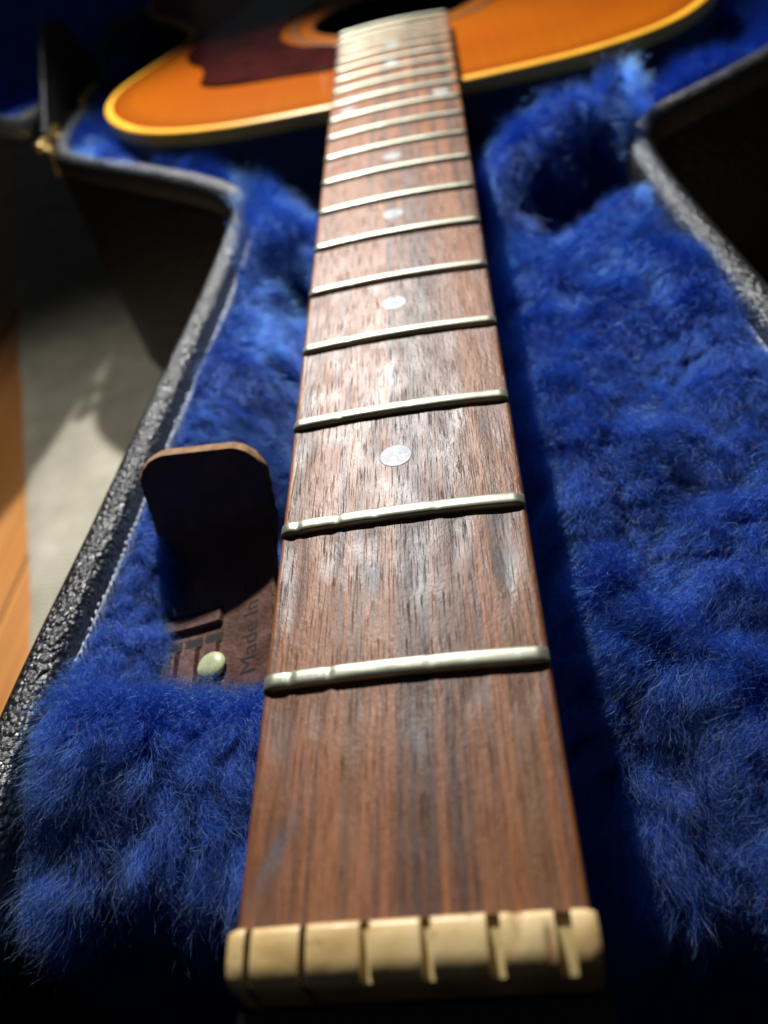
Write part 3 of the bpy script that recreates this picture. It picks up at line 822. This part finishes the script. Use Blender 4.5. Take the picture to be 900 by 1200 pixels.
def grow(name, R, length, rad, npt, mat, clump=0.62, spacing=5.0, kink=0.35, lean=0.95, seed=1):
    rg = np.random.default_rng(seed)
    n = len(R); x, y = R[:, 0], R[:, 1]
    z = H(x, y); gx_, gy_ = grad_H(x, y)
    nrm = np.stack([-gx_, -gy_, np.ones(n)], 1); nrm /= np.linalg.norm(nrm, axis=1)[:, None]
    # each hair belongs to a tuft (jittered grid cell)
    def cells(sp, sd_):
        """nearest of randomly scattered tuft centres"""
        wx = x + 0.30 * sp * flow2(x * 2 + sd_, y * 2); wy = y + 0.30 * sp * flow2(x * 2 + 70, y * 2 + sd_)
        i0 = np.floor(wx / sp).astype(int); j0 = np.floor(wy / sp).astype(int)
        best = np.full(n, 1e9); bx = np.zeros(n); by = np.zeros(n); r1 = np.zeros(n); r2 = np.zeros(n)
        tab = np.random.default_rng(int(sd_) + 77).uniform(0, 1, (4, 256, 256))
        for di in (-1, 0, 1):
            for dj in (-1, 0, 1):
                i, j = (i0 + di) % 256, (j0 + dj) % 256
                cx_ = (i0 + di + tab[0, i, j]) * sp; cy_ = (j0 + dj + tab[1, i, j]) * sp
                dd_ = (cx_ - wx) ** 2 + (cy_ - wy) ** 2 * (0.7 + 0.6 * tab[2, i, j])
                k = dd_ < best
                best = np.where(k, dd_, best); bx = np.where(k, cx_, bx); by = np.where(k, cy_, by)
                r1 = np.where(k, tab[2, i, j], r1); r2 = np.where(k, tab[3, i, j], r2)
        return bx, by, r1, r2
    tx, ty, h1, h2 = cells(spacing, 0.0)
    sx_, sy_, g1, g2 = cells(spacing * 0.42, 5.0)
    cap = lambda v_, m_: np.clip(v_, -m_, m_)
    to_t = 0.55 * np.stack([cap(tx - x, spacing), cap(ty - y, spacing), np.zeros(n)], 1) + 0.6 * np.stack([cap(sx_ - x, spacing), cap(sy_ - y, spacing), np.zeros(n)], 1)
    to_t -= (to_t * nrm).sum(1)[:, None] * nrm
    h1 = 0.55 * h1 + 0.45 * g1; h2 = 0.6 * h2 + 0.4 * g2
    ang = comb(tx, ty) + 1.2 * (h1 - 0.5) + rg.normal(0, 0.3, n)
    d = np.stack([np.cos(ang), np.sin(ang), np.zeros(n)], 1)
    d -= (d * nrm).sum(1)[:, None] * nrm
    L = length * (0.6 + 0.26 * len_n(x, y) + 0.55 * h2) * rg.uniform(0.7, 1.1, n)
    hwv = hw(np.clip(y, 0, 430)); gap = np.abs(x) - hwv
    L *= 0.55 + 0.45 * sstep(0, 12, gap)
    sdv_ = bil(SDF, x, y); L *= 0.7 + 0.3 * sstep(1, 8, sdv_)
    spill = (sdv_ < 10) & (np.abs(x) < 110) & np.where(x < 0, (y > 236) & (y < 300), (y > 252) & (y < 304))
    L = np.where(spill, L * 1.25, L)
    le = lean * (0.75 + 0.5 * clump_n(x, y)) 
    cl = np.clip(clump * (0.8 + 0.5 * clump_n(x + 90, y)), 0.1, 0.92)
    up = 1.0 / np.sqrt(1 + le ** 2)
    t = np.linspace(0, 1, npt)
    P_ = np.zeros((n, npt, 3))
    root = np.stack([x, y, z - 0.6], 1)
    ph = rg.uniform(0, 6.28, (n, 3)); fr_ = rg.uniform(3.0, 9.0, (n, 1)); am = kink * rg.uniform(0.4, 1.6, (n, 1))
    jit = rg.normal(0, 0.12, (n, 3))
    for k, tk in enumerate(t):
        q = root + nrm * (L * up * (tk - 0.22 * tk ** 2.2))[:, None] + (d * le[:, None] + jit) * (L * up * tk ** 1.7)[:, None]
        q += to_t * (cl * tk ** 1.3)[:, None]
        q += am * (tk ** 0.8) * np.sin(ph + fr_ * tk * 2.0)
        P_[:, k] = q
    # keep the pile out of the neck and off the rim
    yy_ = P_[:, :, 1]; hh = hw(np.clip(yy_, 0, 430)) + 0.35
    sgn = np.sign(x)[:, None]
    inneck = (np.abs(P_[:, :, 0]) < hh) & (yy_ > -8) & (yy_ < 345)
    P_[:, :, 0] = np.where(inneck & (P_[:, :, 2] > -24), sgn * hh, P_[:, :, 0])
    cu = bpy.data.hair_curves.new(name)
    cu.add_curves([npt] * n)
    cu.attributes['position'].data.foreach_set('vector', (P_ * MM).astype(np.float32).reshape(-1))
    ra = cu.attributes.get('radius') or cu.attributes.new('radius', 'FLOAT', 'POINT')
    rr_ = np.repeat((rad * (1 - 0.75 * t ** 2))[None, :], n, 0) * rg.uniform(0.7, 1.25, (n, 1)) * MM
    ra.data.foreach_set('value', rr_.astype(np.float32).reshape(-1))
    cu.materials.append(mat)
    o = P(link(bpy.data.objects.new(name, cu)))
    o['kind'] = 'stuff'
    return o
near = sample_roots(340000, -84, 98, -14, 150)
grow('fur', near, 12.0, 0.035, 9, FUR, clump=0.82, spacing=5.5, kink=0.7, lean=0.95, seed=1)
midf = sample_roots(90000, -76, 104, 150, 320)
o = grow('fur', midf, 13.0, 0.065, 7, FUR, clump=0.66, spacing=6.5, kink=0.5, lean=0.95, seed=2)
farf = sample_roots(80000, -205, 210, 320, 600)
o = grow('fur', farf, 15.0, 0.10, 5, FUR, clump=0.4, seed=3)
well = sample_roots(16000, -96, 98, -200, -14)
o = grow('fur', well, 14.0, 0.10, 5, FUR, seed=5)
lint = sample_roots(1500, -78, 92, 22, 170)
o = grow('lint', lint, 12.0, 0.017, 14, LINT, clump=0.1, kink=1.5, lean=0.6, seed=6)

# ------------------------------------------------------------------ lid, hinges, latch
HX = -208.0; HZ = -22.0
ang = math.radians(97)
lid = bpy.data.objects.new('lid', None); col.objects.link(lid); P(lid)
def lid_pt(n_out, z_up, k):
    p, n = case_o[k], case_n[k]
    x, y = p[0] + n[0] * n_out, p[1] + n[1] * n_out
    return lid_xyz(x, y, z_up)
def lid_xyz(x, y, z_up):
    dx, dz = x - HX, z_up               # closed lid, hinge at HX
    c, s = math.cos(ang), math.sin(ang)
    return (HX + dx * c - dz * s, y, HZ + dx * s + dz * c)
def lid_sweep(name, prof, mat, cap=False):
    v = [lid_pt(a_, z, k) for k in range(NC) for (a_, z) in prof]
    f = grid_faces(NC, len(prof), True, False)
    if cap: f.append([k * len(prof) + len(prof) - 1 for k in range(NC)])
    o = mesh_obj(name, v, f, mat); o.parent = lid
    return o
lid_sweep('lid_rim', [(0, 14), (0, 2.5), (1.5, 0.6), (5, 0), (9, 0.6), (11.5, 3), (11.5, 10)], TOLEX)
lid_sweep('lid_shell', [(12, 9), (12.2, 46), (6, 54), (0, 57)], TOLEX, True)
lid_sweep('lid_lining', [(-0.4, 9), (-1.5, 20), (-4, 44), (-20, 50)], LINER_LID, True)
def hinge(y):
    bm = rounded_box(HX + 2, y, HZ + 1, 5, 34, 5, 1.6, 2)
    for s in (-1, 1):
        b2 = rounded_box(HX + 5.5, y + s * 10, HZ - 8, 1.4, 10, 16, 0.5)
        me = bpy.data.meshes.new('t'); b2.to_mesh(me); bm.from_mesh(me); bpy.data.meshes.remove(me); b2.free()
    return bm
for y in (436, 520): P(bm_obj('hinge', hinge(y), BRASS))
# latch on the right outer wall
lat = rounded_box(107.5, 152, -40, 4, 20, 24, 1.2, 2)
lt = P(bm_obj('latch', lat, BRASS))
b2 = rounded_box(110.5, 152, -33, 3.5, 9, 14, 1.2, 2); hk = bm_obj('latch_hook', b2, BRASS); hk.parent = lt

# black cloth gusset between the case edge and the lid, with its bound edge
gv = [(-207.5, 432, -20), (-207.5, 560, -19), (-212, 540, 20), (-212, 505, 22)]
ga = np.array(gv, float); n_g = 8; gvv = []
for i in range(n_g):
    for j in range(n_g):
        a_, b_ = i / (n_g - 1), j / (n_g - 1)
        q = (ga[0] * (1 - a_) + ga[1] * a_) * (1 - b_) + (ga[3] * (1 - a_) + ga[2] * a_) * b_
        gvv.append((q[0] + 3.0 * math.sin(math.pi * b_) * math.sin(math.pi * a_), q[1], q[2]))
gus = P(mesh_obj('gusset', gvv, grid_faces(n_g, n_g), mat_simple('black_gusset_cloth', (0.012, 0.012, 0.013), 0.9)))
e0, e1 = np.array([-205.0, 430, -20]), np.array([-211, 504, 23]); ev = []
for i in range(12):
    c = e0 + (e1 - e0) * i / 11
    for k in range(8):
        a_ = 2 * math.pi * k / 8; ev.append((c[0] + 2.0 * math.cos(a_), c[1] + 4.0 * math.sin(a_) * 0.5, c[2] + 4.0 * math.sin(a_) * 0.87))
eb = mesh_obj('edge_binding', ev, grid_faces(12, 8, False, True), TOLEX); eb.parent = gus
